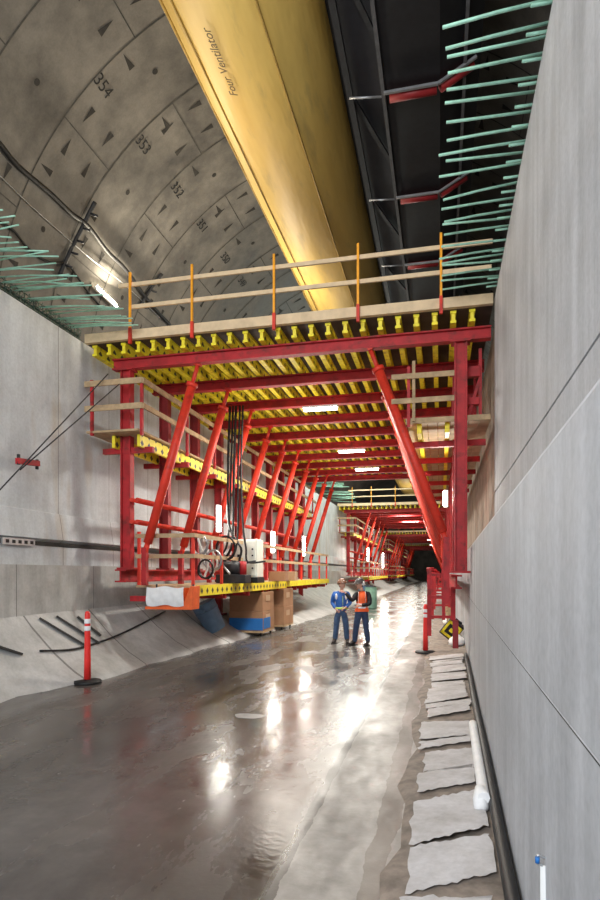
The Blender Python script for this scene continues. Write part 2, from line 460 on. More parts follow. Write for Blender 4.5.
for i in range(9):
    yy = 5.2+3.4*i
    b = MB(); b.cyl((-1.8, yy, hz-.03), (-1.1, yy+.12, hz-.03), .022, n=8); b.build('strut', M['steel'], cv)
    b = MB(); b.beam((-1.75, yy+.3, hz+.15), (-1.1, yy+2.6, hz+.18), .09, .06); b.build('lattice_bar', M['darksteel'], cv)
    r_ = MB(); r_.cyl((-1.0, yy+3.5, hz-.08), (-.08, yy+3.5, hz-.08), .10, n=12); r_.cyl((-.02, yy+3.5, hz-.06), (.6, yy+3.5, hz+.28), .10, n=12)
    ro = r_.build('idler_roller', M['darkred'], cv)
    h_ = MB(); h_.beam((-1.1, yy+3.32, hz-.12), (-.05, yy+3.32, hz-.12), .05, .05); h_.beam((-.05, yy+3.32, hz-.12), (.66, yy+3.32, hz+.26), .05, .05); h_.build('roller_bracket', M['steel'], ro)
# services behind the conveyor on the right lining
for i, (aa, r_) in enumerate(((.55, .09), (.46, .07), (.66, .05))):
    b = MB(); R = TR-.25
    b.tube([(TC.x+R*math.cos(aa), yy, TC.z+R*math.sin(aa)+.02*math.sin(yy)) for yy in frange(-6, 60, 2)], r_, 8)
    tag(b.build('service_pipe', M['darksteel']), ['thick dark service pipe along the shadowed right lining behind the green bars', 'lower dark service pipe on the right lining above the wall top', 'thin upper dark pipe on the right lining beside the conveyor'][i], 'pipe', 'pipes on the right lining')
# ================================================================== REBAR
i = 0
yv = 3.6
while yv < 11.3:
    z = 7.08+random.uniform(-.03, .03); xe = .02+random.uniform(-.05, .05); dy = random.uniform(-.12, .06); sag = random.uniform(-.09, .0)
    b = MB(); b.tube([(1.05, yv, z), (.5, yv+dy*.5, z+sag*.4), (xe, yv+dy, z+sag)], .016, 6)
    tag(b.build('rebar', M['rebar']), 'long green epoxy-coated bar jutting left from the top of the right wall', 'rebar', 'long green bars on the right wall')
    yv += random.choice((.2, .24, .24, .36))
yv = 4.2
while yv < 11.3:
    b = MB(); b.cyl((1.05, yv, 6.97), (.78, yv-.02, 6.96), .016, n=6)
    tag(b.build('rebar', M['rebar']), 'short green bar stub at the edge of the right wall top', 'rebar', 'short green bar stubs on the right wall')
    yv += .3
yv = 5.6
while yv < 11.4:
    z = 7.08+random.uniform(-.04, .06); xe = -6.1+random.uniform(-.25, .15); dy = random.uniform(-.15, .12); sag = random.uniform(-.16, .02)
    b = MB(); b.tube([(-7.7, yv, z), (-6.9, yv+dy*.5, z+sag*.3), (xe, yv+dy, z+sag)], .012, 6)
    tag(b.build('rebar', M['rebar']), 'long green epoxy-coated bar jutting right from the top of the left wall', 'rebar', 'long green bars on the left wall')
    yv += random.choice((.09, .12, .15))
yv = 30.0
while yv < 43.5:
    z = 7.1+random.uniform(-.05, .4); xe = -5.9+random.uniform(-.3, .3)
    b = MB(); b.tube([(-7.7, yv, z), (xe, yv, z+random.uniform(-.15, .05))], .02, 5)
    tag(b.build('rebar', M['rebar']), 'green bar jutting from the left wall top in the open gap before the middle carriage', 'rebar', 'green bars in the gap between carriages')
    yv += .55
t = thing('perforated_channel', (-7.37, 9.0, 2.43), 'short perforated metal channel in the dark groove of the left wall', 'metal channel')
b = MB(); b.box(-7.40, -7.36, 8.9, 9.75, 2.40, 2.52); b.build('channel', M['steel'], t)
b = MB()
for k in range(5): b.box(-7.362, -7.355, 8.98+.16*k, 9.06+.16*k, 2.43, 2.49)
b.build('slots', M['ink'], t)
b = MB()
for zz in (6.92, 7.02, 7.12): b.cyl((-7.56, 2, zz), (-7.56, 11.5, zz), .012, n=6)
yv = 4
while yv < 11.5:
    b.cyl((-7.56, yv, 6.85), (-7.56, yv, 7.16), .011, n=5); b.cyl((-7.56, yv, 6.95), (-7.56, yv+.12, 7.12), .009, n=5); yv += .13
b.box(-7.64, -7.58, 2, 11.5, 6.87, 7.0)
tag(b.build('rebar_cage', M['darkrebar']), 'dark strip of reinforcement cage along the top edge of the left wall', 'rebar cage')
# ================================================================== CABLES ON THE LINING
def cable(pxs, off, r, label, mat='black', name='cable'):
    pts = smoothpath([onCyl(px, py, off) for px, py in pxs])
    return tag(MB().tube(pts, r, 6).build(name, M[mat]), label, 'cable')
cable([(-10, 135), (0, 144), (18, 166), (50, 193), (72, 214), (88, 226), (108, 252), (126, 270), (150, 303), (170, 325)], .12, .065, 'thick black cable sweeping down across the curved left lining')
cable([(-6, 220), (0, 222), (14, 231), (28, 248), (48, 262), (66, 263), (74, 272), (88, 292), (100, 306)], .1, .035, 'sagging black cable low on the left lining behind the green bars')
cable([(0, 176), (30, 205), (60, 232), (90, 258), (125, 285), (160, 318)], .08, .014, 'thin grey wire running below the thick black cable on the lining', 'steel')
for i, (pts, lab) in enumerate(((((95, 202), (82, 228), (70, 252), (60, 275)), 'nearer dark cable bracket arm fixed to the left lining above the green bars'),
                               (((162, 274), (150, 290), (140, 306)), 'further dark cable bracket arm on the lining behind the deck guard rail'))):
    pp = smoothpath([onCyl(x, y, .1) for x, y in pts])
    t = thing('cable_bracket', pp[-1], lab, 'bracket', 'cable brackets on the left lining')
    MB().tube(pp, .06, 6).build('bracket_arm', M['darksteel'], t)
    for k in range(3, len(pp), 3):
        MB().cyl(pp[k], pp[k]+Vector((.24, .05, -.08)), .035, n=6).build('hook', M['darksteel'], t)
# ================================================================== FORMWORK CARRIAGE
def carriage(label):
    c = thing('formwork_carriage', (-3.25, 12.0, 0), label, 'formwork carriage', 'formwork carriages along the tunnel')
    R, BR, YL = M['red'], M['brace'], M['yellow']
    ys = [12.0+1.87*i for i in range(10)]
    yE = 29.4
    MB().box(-7.44, .93, 11.6, yE, 6.84, 6.885).build('deck_panel', M['darkply'], c)
    MB().box(-7.46, .93, 11.5, 11.6, 6.84, 7.03).build('edge_board', M['paletimber'], c)
    MB().box(-7.46, .93, 11.6, 11.9, 6.885, 6.91).build('edge_board', M['ply'], c)
    x = -7.32
    while x < .9:
        b = MB(); y0 = 11.66
        b.box(x-.055, x+.055, y0, yE-.1, 6.79, 6.84); b.box(x-.055, x+.055, y0, yE-.1, 6.61, 6.66)
        j = b.build('joist', YL, c)
        MB().box(x-.034, x+.034, y0+.02, yE-.12, 6.66, 6.79).build('joist_web', M['lattice'], j)
        x += .343
    for y in ys:
        b = MB(); b.ibeam((-7.05, y, 6.49), (.93, y, 6.49), .18, .235, .03); b.build('cross_beam', R, c)
        for x, z0 in ((-6.73, 1.98), (.37, 1.9)):
            b = MB(); b.box(x-.10, x+.10, y-.035, y+.035, z0, 6.375); b.box(x-.12, x-.09, y-.09, y+.09, z0, 6.375); b.box(x+.09, x+.12, y-.09, y+.09, z0, 6.375)
            b.box(x-.18, x+.18, y-.14, y+.14, 6.335, 6.373); b.box(x-.18, x+.18, y-.14, y+.14, z0, z0+.04)
            b.build('column', R if (x > 0 or y == ys[0]) else M['darkred'], c)  # rear left columns darker, shade behind the braces put into their colour
        for (xa, za, xb, zb) in ((-5.06, 6.38, -6.3, 2.35), (-1.38, 6.38, .11, 2.5)):
            A, B = Vector((xa, y, za)), Vector((xb, y, zb)); d = (B-A)
            b = MB(); b.cyl(A+d*.115, A+d*.95, .096, n=14); b.cyl(A+d*.10, A+d*.12, .125, n=14); b.cyl(A+d*.95, B, .06, n=10)
            br = b.build('diagonal_brace', BR, c)
            b = MB(); b.cyl(A, A+d*.115, .045, n=10); b.beam(A-d*.006, A+d*.01, .16, .1); b.build('screw_end', BR, br)
            b = MB(); b.box(xb-.06, xb+.05, y-.06, y+.06, (1.63 if xb < -3 else 1.3), zb+.1); b.build('brace_foot', R, c)
    # base girders and legs
    MB().ibeam((-6.73, 11.7, 1.84), (-6.73, yE, 1.84), .26, .28, .035).build('base_girder', R, c)
    MB().ibeam((.30, 12.4, 1.72), (.30, yE, 1.72), .22, .28, .035).build('base_girder', R, c)
    for y in ys[3::2]:
        b = MB(); b.box(-6.83, -6.63, y-.1, y+.1, .62, 1.7); b.box(-6.93, -6.53, y-.18, y+.18, .60, .66); b.build('support_leg', M['darkred'], c)
    for z in (3.5, 3.02):
        for dx in (0, .14): MB().cyl((-6.58+dx, 11.9, z), (-6.58+dx, yE-.5, z), .045, n=8).build('tie_pipe', BR, c)
    for y in (13.2, 18, 23, 28):
        b = MB(); b.box(.2, .30, y-.08, y+.08, .9, 1.6); b.box(-.29, -.20, y-.05, y+.05, .55, 2.0); b.box(.02, .09, y-.05, y+.05, .9, 1.9); b.box(-.28, .3, y-.04, y+.04, 1.36, 1.42); b.box(-.28, .3, y-.04, y+.04, .93, .99); b.box(-.28, .1, y-.04, y+.04, 1.84, 1.89)
        b.cyl((-.3, y, 1.97), (-.14, y, 1.97), .05, n=8)
        b.build('wheel_bogie', R, c)
        b = MB()
        if y < 14: b.box(.24, .36, y-.06, y+.06, .3, .9); b.build('foot', M['darkred'], c); continue
        for k in range(4): b.box(.16+.03*(k % 2), .36, y-.2+.02*k, y+.2, .09+.2*k, .27+.2*k)
        b.build('timber_crib', M['wood'], c)
    # left catwalk at mid height
    zc = 4.90
    b = MB(); b.box(-7.42, -6.2, 11.5, yE, zc, zc+.045); b.build('catwalk_deck', M['wood'], c)
    for x in (-6.32, -6.92): MB().box(x-.035, x+.035, 11.75, yE-.1, zc-.28, zc-.02).build('catwalk_beam', M['lattice'], c)
    for y in ys: MB().beam((-7.3, y, zc-.31), (-6.1, y, zc-.31), .1, .12).build('catwalk_bracket', R, c)
    for y in [11.55]+ys[1:]:
        MB().box(-6.17, -6.11, y-.03, y+.03, zc-.1, 6.02).build('guard_post', R, c)
    MB().box(-7.33, -7.27, 11.5, 11.56, zc-.05, 6.04).build('guard_post', R, c)
    for z in (5.95, 5.42):
        MB().box(-7.45, -6.1, 11.47, 11.51, z-.06, z+.06).build('guard_rail', M['wood'], c)
        MB().box(-6.11, -6.07, 11.5, yE, z-.055, z+.055).build('guard_rail', M['wood'], c)
    # right catwalk
    zr = 4.87
    b = MB()
    x = -.66
    while x < .85: b.box(x, x+.19, 12.05, 25, zr, zr+.04); x += .2
    b.build('catwalk_deck', M['ply'], c)
    MB().box(-.68, .92, 11.98, 12.05, zr-.03, zr+.07).build('edge_board', M['wood'], c)
    for x in (-.42, .12): MB().box(x-.045, x+.045, 12.15, 24.8, zr-.2, zr).build('catwalk_beam', YL, c)
    for y in ys[1:7]: MB().beam((-.75, y-.9, zr-.26), (.9, y-.9, zr-.26), .1, .12).build('catwalk_bracket', R, c)
    for x in (-.62,): 
        MB().box(x-.03, x+.03, 11.95, 12.0, zr-.1, 5.95).build('guard_post', R, c)
        MB().box(x+.07, x+.13, 11.93, 11.98, zr, 6.05).build('guard_post', M['wood'], c)
    for z in (5.75, 5.27): MB().box(-.95, .25, 11.9, 11.94, z-.05, z+.05).build('guard_rail', M['wood'], c)
    for y in ys[:5]:
        b = MB(); b.box(.72, .78, y+.25, y+.31, 4.95, 6.3); b.box(.5, .74, y+.2, y+.34, 5.75, 5.95); b.box(.5, .72, y+.2, y+.34, 5.2, 5.34); b.beam((.52, y+.27, 5.0), (.74, y+.27, 5.7), .06, .06)
        b.build('adjusting_jack', R, c)
    # lower platform
    zp = 1.63
    b = MB(); b.box(-6.6, -5.2, 12.15, 28, zp-.05, zp); b.build('platform_deck', M['wood'], c)
    MB().box(-5.24, -5.17, 12.2, 20.0, zp-.24, zp).build('platform_edge_beam', M['lattice'], c)
    MB().box(-5.25, -5.16, 20.0, 28, zp-.20, zp).build('platform_edge_beam', YL, c)
    MB().box(-6.0, -5.93, 12.2, 28, zp-.24, zp-.05).build('platform_edge_beam', YL, c)
    for y in ys[:9]: MB().beam((-6.75, y+.2, zp-.30), (-5.2, y+.2, zp-.30), .1, .12).build('platform_bracket', R, c)
    for k in range(10):
        y = 12.2+1.74*k
        MB().box(-5.29, -5.23, y-.03, y+.03, zp-.3, 2.76).build('guard_post', BR, c)
    MB().box(-6.58, -6.52, 12.17, 12.23, zp, 2.82).build('guard_post', BR, c)
    for z in (2.72, 2.27):
        MB().box(-6.6, -5.2, 12.12, 12.16, z-.045, z+.045).build('guard_rail', M['wood'], c)
        MB().box(-5.23, -5.19, 12.1, 28, z-.045, z+.045).build('guard_rail', M['wood'], c)
    # guard rail along the deck front edge
    for px in (130, 192, 274, 358, 441):
        p = onY(px, 322, 11.46)
        b = MB(); b.box(p.x-.03, p.x+.03, 11.43, 11.49, 6.72, 7.05); b.build('guard_post', BR, c)
        b = MB(); b.box(p.x-.022, p.x+.022, 11.44, 11.48, 7.05, 8.22); b.build('guard_post', M['orange'], c)
    MB().box(-6.65, .92, 11.49, 11.53, 7.94, 8.02).build('guard_rail', M['paletimber'], c)
    MB().box(-6.4, .9, 11.49, 11.53, 7.47, 7.55).build('guard_rail', M['paletimber'], c)
    return c
c1 = carriage('nearest red and yellow formwork carriage standing beside the two workers')
def thin(c):   # the farther carriages carry their frames at twice the spacing
    for o in list(c.children):
        if o.name.split('.')[0] in ('column', 'diagonal_brace', 'brace_foot'):
            ym = sum(v.co.y for v in o.data.vertices)/len(o.data.vertices)
            if round(ym/1.87) % 2:
                for g in list(o.children): bpy.data.objects.remove(g)
                bpy.data.objects.remove(o)
    return c
c2 = thin(copy_tree(c1)); c2.location.y += 32.4; c2['label'] = 'middle red formwork carriage seen through the nearest one beyond the workers'
c3 = thin(copy_tree(c1)); c3.location.y += 62; c3['label'] = 'third red formwork carriage, small, seen through the middle one'
c4 = thin(copy_tree(c1)); c4.location.y += 94; c4['label'] = 'furthest and smallest red formwork carriage at the dim end of the tunnel'
# ================================================================== LIGHT FIXTURES
def tube_light(a, b, label, warm=False, power=40, group=None, aim=(0, 0, -1), w=.16):
    a, b = Vector(a), Vector(b); mid = (a+b)/2; aim = Vector(aim).normalized(); d = (b-a).normalized()
    t = thing('fluorescent_light', mid, label, 'light', group)
    MB().beam(a-aim*.05, b-aim*.05, w, .05, 0, aim).build('housing', M['white'], t)
    MB().beam(a+d*.03, b-d*.03, w*.8, .06, 0, aim).build('lit_tube', M['glowwarm' if warm else 'glow'], t)
    la = bpy.data.lights.new('tube_lamp', 'AREA'); la.shape = 'RECTANGLE'; la.size = (b-a).length; la.size_y = .3
    la.energy = power; la.color = (1, .88, .68) if warm else (1, .95, .86)
    lo = bpy.data.objects.new('tube_lamp', la); col.objects.link(lo)
    z = -aim; x = d; yv = z.cross(x)
    m = Matrix((x, yv, z)).transposed().to_4x4(); m.translation = mid+aim*.09; lo.matrix_world = m
    return t
def deck_light(px0, px1, py, Y, label, p=110):
    A, B = onY(px0, py, Y), onY(px1, py, Y); B.z = A.z
    tube_light(A, B, label, power=p, group='lights under the formwork decks')
deck_light(303, 338, 410, 15.0, 'lit fluorescent tube under the near deck, nearest of its row', 300)
deck_light(338, 365, 452, 20.6, 'lit fluorescent tube under the near deck, second of its row', 300)
deck_light(355, 379, 470, 24.2, 'lit fluorescent tube under the near deck, third of its row', 300)
deck_light(395, 411, 513, 47.5, 'lit fluorescent tube under the middle carriage deck, nearest there', 500)
deck_light(403, 418, 520, 53.5, 'lit fluorescent tube under the middle carriage deck, second there', 500)
deck_light(410, 423, 526, 59.5, 'lit fluorescent tube under the middle carriage deck, third there', 500)
deck_light(427, 439, 540, 73, 'lit fluorescent tube under the furthest carriage, upper of two', 500)
deck_light(430, 441, 545, 82, 'lit fluorescent tube under the furthest carriage, lower of two', 500)
tube_light(onCyl(97, 287, .22), onCyl(117, 306, .22), 'warm lit fluorescent tube on the left lining above the green bars', True, 380, aim=(.6, -.2, .3))
def work_light(px, y0, y1, Y, label, p=70):
    A, B = onY(px, y0, Y), onY(px, y1, Y); B.x = A.x
    tube_light(A, B, label, power=p*.4, group='upright work lights on the carriage', aim=(.75, -.6, 0), w=.13)
work_light(219, 505, 532, 15.0, 'upright lit work light behind the hoses on the near carriage platform')
work_light(273, 531, 553, 19.6, 'upright lit work light right of the pale cabinet on the near platform')
work_light(304, 536, 556, 24.4, 'upright lit work light far along the near platform')
t = tube_light(onY(445, 490, 14.5), onY(445, 507, 14.5), 'upright lit lamp beside the right red column', power=50, aim=(-.5, -.8, 0), w=.1)
work_light(368, 548, 562, 48, 'upright lit work light on the middle carriage, left one', 250)
work_light(383, 553, 568, 52, 'upright lit work light on the middle carriage, right one', 250)
# ================================================================== TRAFFIC DELINEATORS
def delineator(px, py, H, label):
    p = onZ(px, py, 0)
    t = thing('traffic_delineator', p, label, 'traffic post', 'red delineator posts')
    MB().lathe([(.24, 0), (.25, .02), (.22, .055), (.08, .06), (.06, .07)], 8, p).build('rubber_base', M['black'], t)
    po = MB().lathe([(.062, .06), (.056, .4), (.05, .8), (.047, H-.06), (.035, H-.01), (.02, H)], 16, p).build('post', M['delineator'], t)
    for f in (.73, .83): MB().lathe([(.054, f*H), (.0545, f*H+.02), (.053, f*H+.075), (.0525, f*H+.08)], 16, p).build('reflective_band', M['reflect'], t)
delineator(87.5, 683, 1.24, 'red delineator post with two white bands at the foot of the left concrete slope')
delineator(425.5, 653, 1.16, 'red delineator post with two white bands near the right wall bench')
# ================================================================== GUY CABLES
for i, (a, b_, Yb) in enumerate(((( -4, 494), (108, 374), 11.6), ((20, 470), (124, 380), 11.6))):
    A = onX(a[0], a[1], -7.3); B = onY(b_[0], b_[1], Yb)
    tag(MB().cyl(A, B, .012, n=6).build('guy_cable', M['darksteel']), ['outer steel guy cable slanting down the left wall from the carriage top', 'inner steel guy cable slanting down the left wall through the red clamp'][i], 'cable')
    if i == 0: cA, cB = A, B
p = onX(28, 462, -7.3)
t = thing('cable_clamp', p, 'small red tensioning clamp on the guy cables against the left wall', 'clamp')
MB().beam(p+Vector((0, -.28, -.03)), p+Vector((0, .28, .02)), .09, .10).build('clamp_body', M['red'], t)
for d in (-.25, .25): MB().cyl(p+Vector((.0, d, -.09)), p+Vector((0, d, .09)), .03, n=8).build('bolt', M['darksteel'], t)
# ================================================================== UNDER THE NEAR PLATFORM
# white / orange tipping bin
t = thing('skip_bin', (-5.7, 11.9, 1.1), 'orange skip bin with a white tarpaulin front under the near platform corner', 'bin')
bx0 = onY(146, 584, 11.8).x; bx1 = onY(184, 584, 11.8).x; bx2 = onY(192, 584, 11.8).x
b = MB(); b.hexa([(bx0+.06, 11.85, 1.16), (bx1-.05, 11.85, 1.16), (bx1-.05, 12.15, 1.16), (bx0+.06, 12.15, 1.16), (bx0, 11.85, 1.58), (bx1, 11.85, 1.58), (bx1, 12.15, 1.58), (bx0, 12.15, 1.58)])
b.build('bin_body', M['binorange'], t)
b = MB(); b.hexa([(bx1-.08, 11.8, 1.12), (bx2, 11.8, 1.12), (bx2, 12.2, 1.12), (bx1-.08, 12.2, 1.12), (bx1+.14, 11.8, 1.62), (bx2+.02, 11.8, 1.62), (bx2+.02, 12.2, 1.62), (bx1+.14, 12.2, 1.62)]); b.build('end_plate', M['binorange'], t, .015)
rows = []
for iz in range(8):
    z = 1.20+.40*iz/7
    rows.append([(bx0+.02+(bx1-bx0-.02)*ix/16, 11.80-.045*math.sin(math.pi*iz/7)-.015*math.sin(ix*1.3+iz), z-.02*math.sin(ix*.6)) for ix in range(17)])
MB().grid(rows, 0, True).build('tarpaulin', M['tarp'], t)
MB().box(bx0-.03, bx1, 11.82, 11.88, 1.12, 1.18).build('bottom_rail', M['binorange'], t)
for x in (bx0+.15, bx2-.06): MB().cyl((x, 12.0, 1.5), (x, 12.0, 1.66), .02, n=8).build('hanger', M['darksteel'], t)
# blue barrel, leaning on the slope
p = onY(217, 630, 15.6); p.z = max(p.z, .22)
rot = Matrix.Rotation(math.radians(-24), 3, 'Y') @ Matrix.Rotation(math.radians(14), 3, 'X')
t = thing('plastic_bin', p, 'tilted blue plastic waste barrel leaning on the slope beside the cartons', 'barrel')
MB().lathe([(.25, 0), (.27, .02), (.31, .45), (.335, .80), (.335, .82), (.31, .80), (.28, .40), (.24, .06)], 24, p, 0, rot).build('barrel_body', M['blue'], t)
for z, r in ((.83, .352), (.62, .332)): MB().lathe([(r-.02, z-.03), (r, z-.025), (r, z+.02), (r-.02, z+.025)], 24, p, 0, rot).build('rim', M['blue'], t)
for k in (0, 1):
    q = p+rot @ Vector((0, (.35 if k else -.35), .70)); MB().box(q.x-.07, q.x+.07, q.y-.03, q.y+.03, q.z-.03, q.z+.03).build('handle', M['blue'], t)
# carton pallets
def cartons(pxL, pxR, pyT, pyB, labels, blue, depth=1.0):
    A = onZ(pxL, pyB+4, 0); Y = A.y; B = onY(pxR, pyB, Y); x0, x1 = A.x, B.x
    zt = onY(pxL, pyT, Y).z; zb = .17; zm = (zt+zb)/2
    t = thing('dolly', ((x0+x1)/2, Y+depth/2, 0), labels[2], 'dolly', 'wheeled dollies under the cartons')
    MB().box(x0, x1, Y, Y+depth, .11, zb).build('platform', M['wood'], t)
    for (x, y) in ((x0+.1, Y+.1), (x1-.1, Y+.1), (x0+.1, Y+depth-.1), (x1-.1, Y+depth-.1)):
        w = MB(); w.cyl((x-.02, y, .055), (x+.02, y, .055), .055, n=12); w = w.build('caster_wheel', M['black'], t)
    for k in range(2):
        za, zb2 = (zb, zm) if k == 0 else (zm, zt)
        t = thing('cardboard_box', ((x0+x1)/2, Y+depth/2, za), labels[k], 'cardboard box', 'cartons under the platform')
        MB().box(x0+.01*k, x1-.01*k, Y+.01*k, Y+depth-.01, za+.002, zb2).build('carton_body', M['carton'], t, .012)
        MB().box((x0+x1)/2-.03, (x0+x1)/2+.03, Y-.003+.01*k, Y+depth-.005, zb2+.001, zb2+.003).build('tape', M['tape'], t)
        if k == 0 and blue:
            h = (zb2-za)*.62
            b = MB(); b.box(x0+.01, x1-.002, Y-.006, Y-.002, za+.02, za+.02+h); b.box(x1+.002, x1+.006, Y+.05, Y+depth*.62, za+.05, za+.02+h); b.build('blue_panel', M['bluelabel'], t)
        MB().box(x1+.001, x1+.004, Y+.3, Y+.75, za+.30, za+.48).build('shipping_mark', M['tape'], t)
cartons(229, 263, 592, 632, ('lower brown carton with a blue printed band on the nearer dolly', 'upper plain brown carton stacked above the blue banded one', 'nearer low dolly carrying the blue banded carton'), True, 1.25)
cartons(270, 284, 589, 626, ('lower brown carton of the farther stack right of the blue band', 'upper brown carton of the farther stack right of the blue band', 'farther low dolly under the plain brown cartons'), False, 1.3)
# ================================================================== ON THE PLATFORM
def cab(px0, px1, py0, py1, Y):
    A = onY(px0, py1, Y); B = onY(px1, py0, Y); A.z = 1.78
    t = thing('control_cabinet', (A.x, Y, 1.64), 'pale cream control cabinet standing on the near platform behind the rail', 'cabinet')
    MB().box(A.x, B.x, Y, Y+.6, A.z, B.z).build('cabinet_body', M['cabinet'], t, .02)
    MB().box(A.x-.02, B.x+.02, Y-.02, Y+.62, 1.63, A.z).build('plinth', M['black'], t)
    d = MB(); d.box(A.x+.04, B.x-.04, Y-.02, Y, A.z+.05, B.z-.05); d = d.build('cabinet_door', M['cabinet'], t, .006)
    for k in range(4): MB().cyl((B.x-.12, Y-.035, A.z+.25+.17*k), (B.x-.12, Y-.015, A.z+.25+.17*k), .025, n=10).build('knob', M['black'], d)
    MB().box(A.x+.1, A.x+.2, Y-.028, Y-.02, A.z+.5, A.z+.62).build('sign', M['ink'], d)
cab(234, 257, 539, 577, 15.4)
# hanging cable bundle
for i, (px, dx) in enumerate(((231, -.06), (234, .0), (238, .05), (228, -.1), (241, .1))):
    A = onY(px+2, 396, 15.0); Bm = onY(px, 470, 15.0); C_ = onY(px-2+i, 525, 15.0); E = onY(216+8*i, 562, 14.9)
    A.z = min(A.z, 6.3); E.z = max(E.z, 1.68)
    pts = smoothpath([A, Bm, C_, onY(226+5*i, 548, 14.9), E, E+Vector((.25+.05*i, .1, .02))])
    tag(MB().tube(pts, .028+.006*(i % 2), 6).build('hanging_hose', M['black']), 'black hose hanging in a bundle from the near deck down to the platform', 'hose', 'black hoses hanging from the near deck')
def coil(px, py, Y, r, label, mat):
    c0 = onY(px, py, Y); pts = []
    for k in range(61):
        a = 2*math.pi*k/15; rr = r*(1+.05*math.sin(k*.9)); pts.append(c0+Vector((rr*math.cos(a), -.05+.001*k, rr*1.25*math.sin(a))))
    tag(MB().tube(pts, .02, 6).build('hose_coil', M[mat]), label, 'hose coil')
coil(206, 569, 12.6, .17, 'black hose coil hung on the rail left of the hoses', 'black')
coil(214, 560, 13.4, .19, 'pale grey hose coil next to the black coil', 'steel')
for i, (xa, ya, xb, yb) in enumerate(((198, 538, 204, 578), (203, 536, 214, 577), (212, 540, 209, 579), (222, 542, 230, 574))):
    A = onY(xa, ya, 13.2+.3*i); Bq = onY(xb, yb, 13.2+.3*i); Bq.z = max(Bq.z, 1.67); Mq = (A+Bq)/2+Vector((.16*(-1)**i, .05, -.1))
    tag(MB().tube(smoothpath([A, A.lerp(Mq, .6)+Vector((-.08, 0, .1)), Mq, Bq]), .028, 6).build('loose_hose', M['steel' if i % 2 else 'white']), ('pale loose hose dropping behind the near platform rail, first from the corner', 'grey loose hose behind the near platform rail, second from the corner', 'pale loose hose behind the near platform rail, third from the corner', 'grey loose hose beside the thick black coil on the near platform')[i], 'hose', 'loose hoses behind the platform rail')
coil(226, 548, 14.2, .24, 'thick black hose coil hanging over the platform rail', 'black')
coil(200, 545, 12.7, .18, 'grey wound hose coil above the black coil', 'steel')
p = onY(216, 575, 14.4); 
t = thing('pump_unit', (p.x, 14.4, 1.64), 'dark pump unit on the platform below the hanging hoses', 'pump')
MB().box(p.x-.05, p.x+.75, 14.5, 15.0, 1.64, 1.86).build('pump_base', M['darksteel'], t, .02)
MB().cyl((p.x+.05, 14.75, 2.02), (p.x+.55, 14.75, 2.02), .18, n=16).build('motor', M['darksteel'], t)
MB().cyl((p.x+.6, 14.75, 1.86), (p.x+.6, 14.75, 2.2), .1, n=14).build('filter', M['red'], t)
for i, (px, Y, m, lab) in enumerate(((277, 18.6, 'carton', 'small brown carton on the near platform behind the rail'), (287, 20.0, 'tape', 'pale stacked carton on the near platform further along'))):
    p = onY(px, 570, Y); t = thing('cardboard_box', (p.x, Y, 1.635), lab, 'cardboard box')
    MB().box(p.x-.28, p.x+.28, Y, Y+.4, 1.635, 1.95).build('carton_body', M[m], t, .01)
    MB().box(p.x-.03, p.x+.03, Y-.003, Y+.403, 1.95, 1.953).build('tape', M['tape'], t)
# ================================================================== LEFT SLOPE GAPS AND HOSE
def slope_z(x, y):
    e = ledge(y); u = (x-e)/(-7.27-e)
    pr = [(0, .03), (.3, .26), (.62, .62), (1, 1.16)]
    for (a, za), (b_, zb) in zip(pr, pr[1:]):
        if u <= b_: return za+(zb-za)*(u-a)/(b_-a)
    return 1.16
for i, (xa, ya, xb, yb, lab) in enumerate(((-7.15, 9.6, -6.5, 10.2, 'dark timber batten on the left slope, nearest of three above the red post'), (-7.15, 10.1, -6.55, 10.6, 'dark timber batten on the left slope, middle of three above the red post'), (-7.1, 10.7, -6.7, 10.9, 'short dark timber batten on the left slope, farthest of three above the red post'), (-7.1, 7.8, -6.75, 8.6, 'dark timber strip on the left slope nearer than the red post'))):
    tag(MB().beam((xa, ya, slope_z(xa, ya)+.03), (xb, yb, slope_z(xb, yb)+.03), .09, .04).build('timber_batten', simple('dark_timber', (.05, .045, .04), .8)), lab, 'timber', 'dark battens on the left slope')  # dark strips stand in for the shaded gaps in the slope
pts = []
for px, py in ((40, 652), (75, 650), (108, 640), (135, 628), (165, 612)):
    # march the ray onto the slope surface
    r = ray(px, py); best = None
    for k in range(400):
        q = EYE+r*(6+k*.03)
        if q.x < ledge(q.y) and q.z <= slope_z(q.x, q.y)+.02: best = q; break
        if q.z <= .02: best = q; break
    if best is not None: pts.append(best+Vector((0, 0, .02)))
tag(MB().tube(smoothpath(pts), .02, 6).build('hose', M['black']), 'thin black hose lying across the left concrete slope behind the red post', 'hose')
# ================================================================== RIGHT BENCH
pts = [(xr(y)-.055, y, .16+.015*math.sin(y*1.3)) for y in frange(2.6, 13.4, .4)]
tag(MB().tube(pts, .042, 10).build('black_pipe', M['black']), 'black pipe lying along the foot of the right wall', 'pipe')
q = [onZ(466, 722, .2), onZ(470, 745, .2), onZ(475, 770, .2), onZ(478, 796, .2)]
t = thing('plastic_roll', q[1], 'white plastic roll lying beside the black pipe on the right bench', 'plastic roll')
qq = [Vector((xr(v.y)-.13, v.y, .185)) for v in q]
MB().tube(smoothpath(qq), .045, 12).build('roll', M['tarp'], t)
MB().lathe([(.03, 0), (.055, .02), (.06, .10), (.04, .2)], 14, qq[-1]+Vector((-.02, -.02, -.09)), 0, Matrix.Rotation(math.radians(-50), 3, 'X')).build('bulged_end', M['tarp'], t)
p = onX(541, 858, .40); p.x = xr(p.y)
t = thing('wall_hook', p, 'small blue tipped steel hook with a white strap at the bottom of the right wall', 'hook')
MB().tube(smoothpath([p+Vector((0, 0, 0)), p+Vector((-.03, 0, .01)), p+Vector((-.035, 0, -.02)), p+Vector((-.012, 0, -.03))]), .006, 8).build('hook', M['steel'], t)
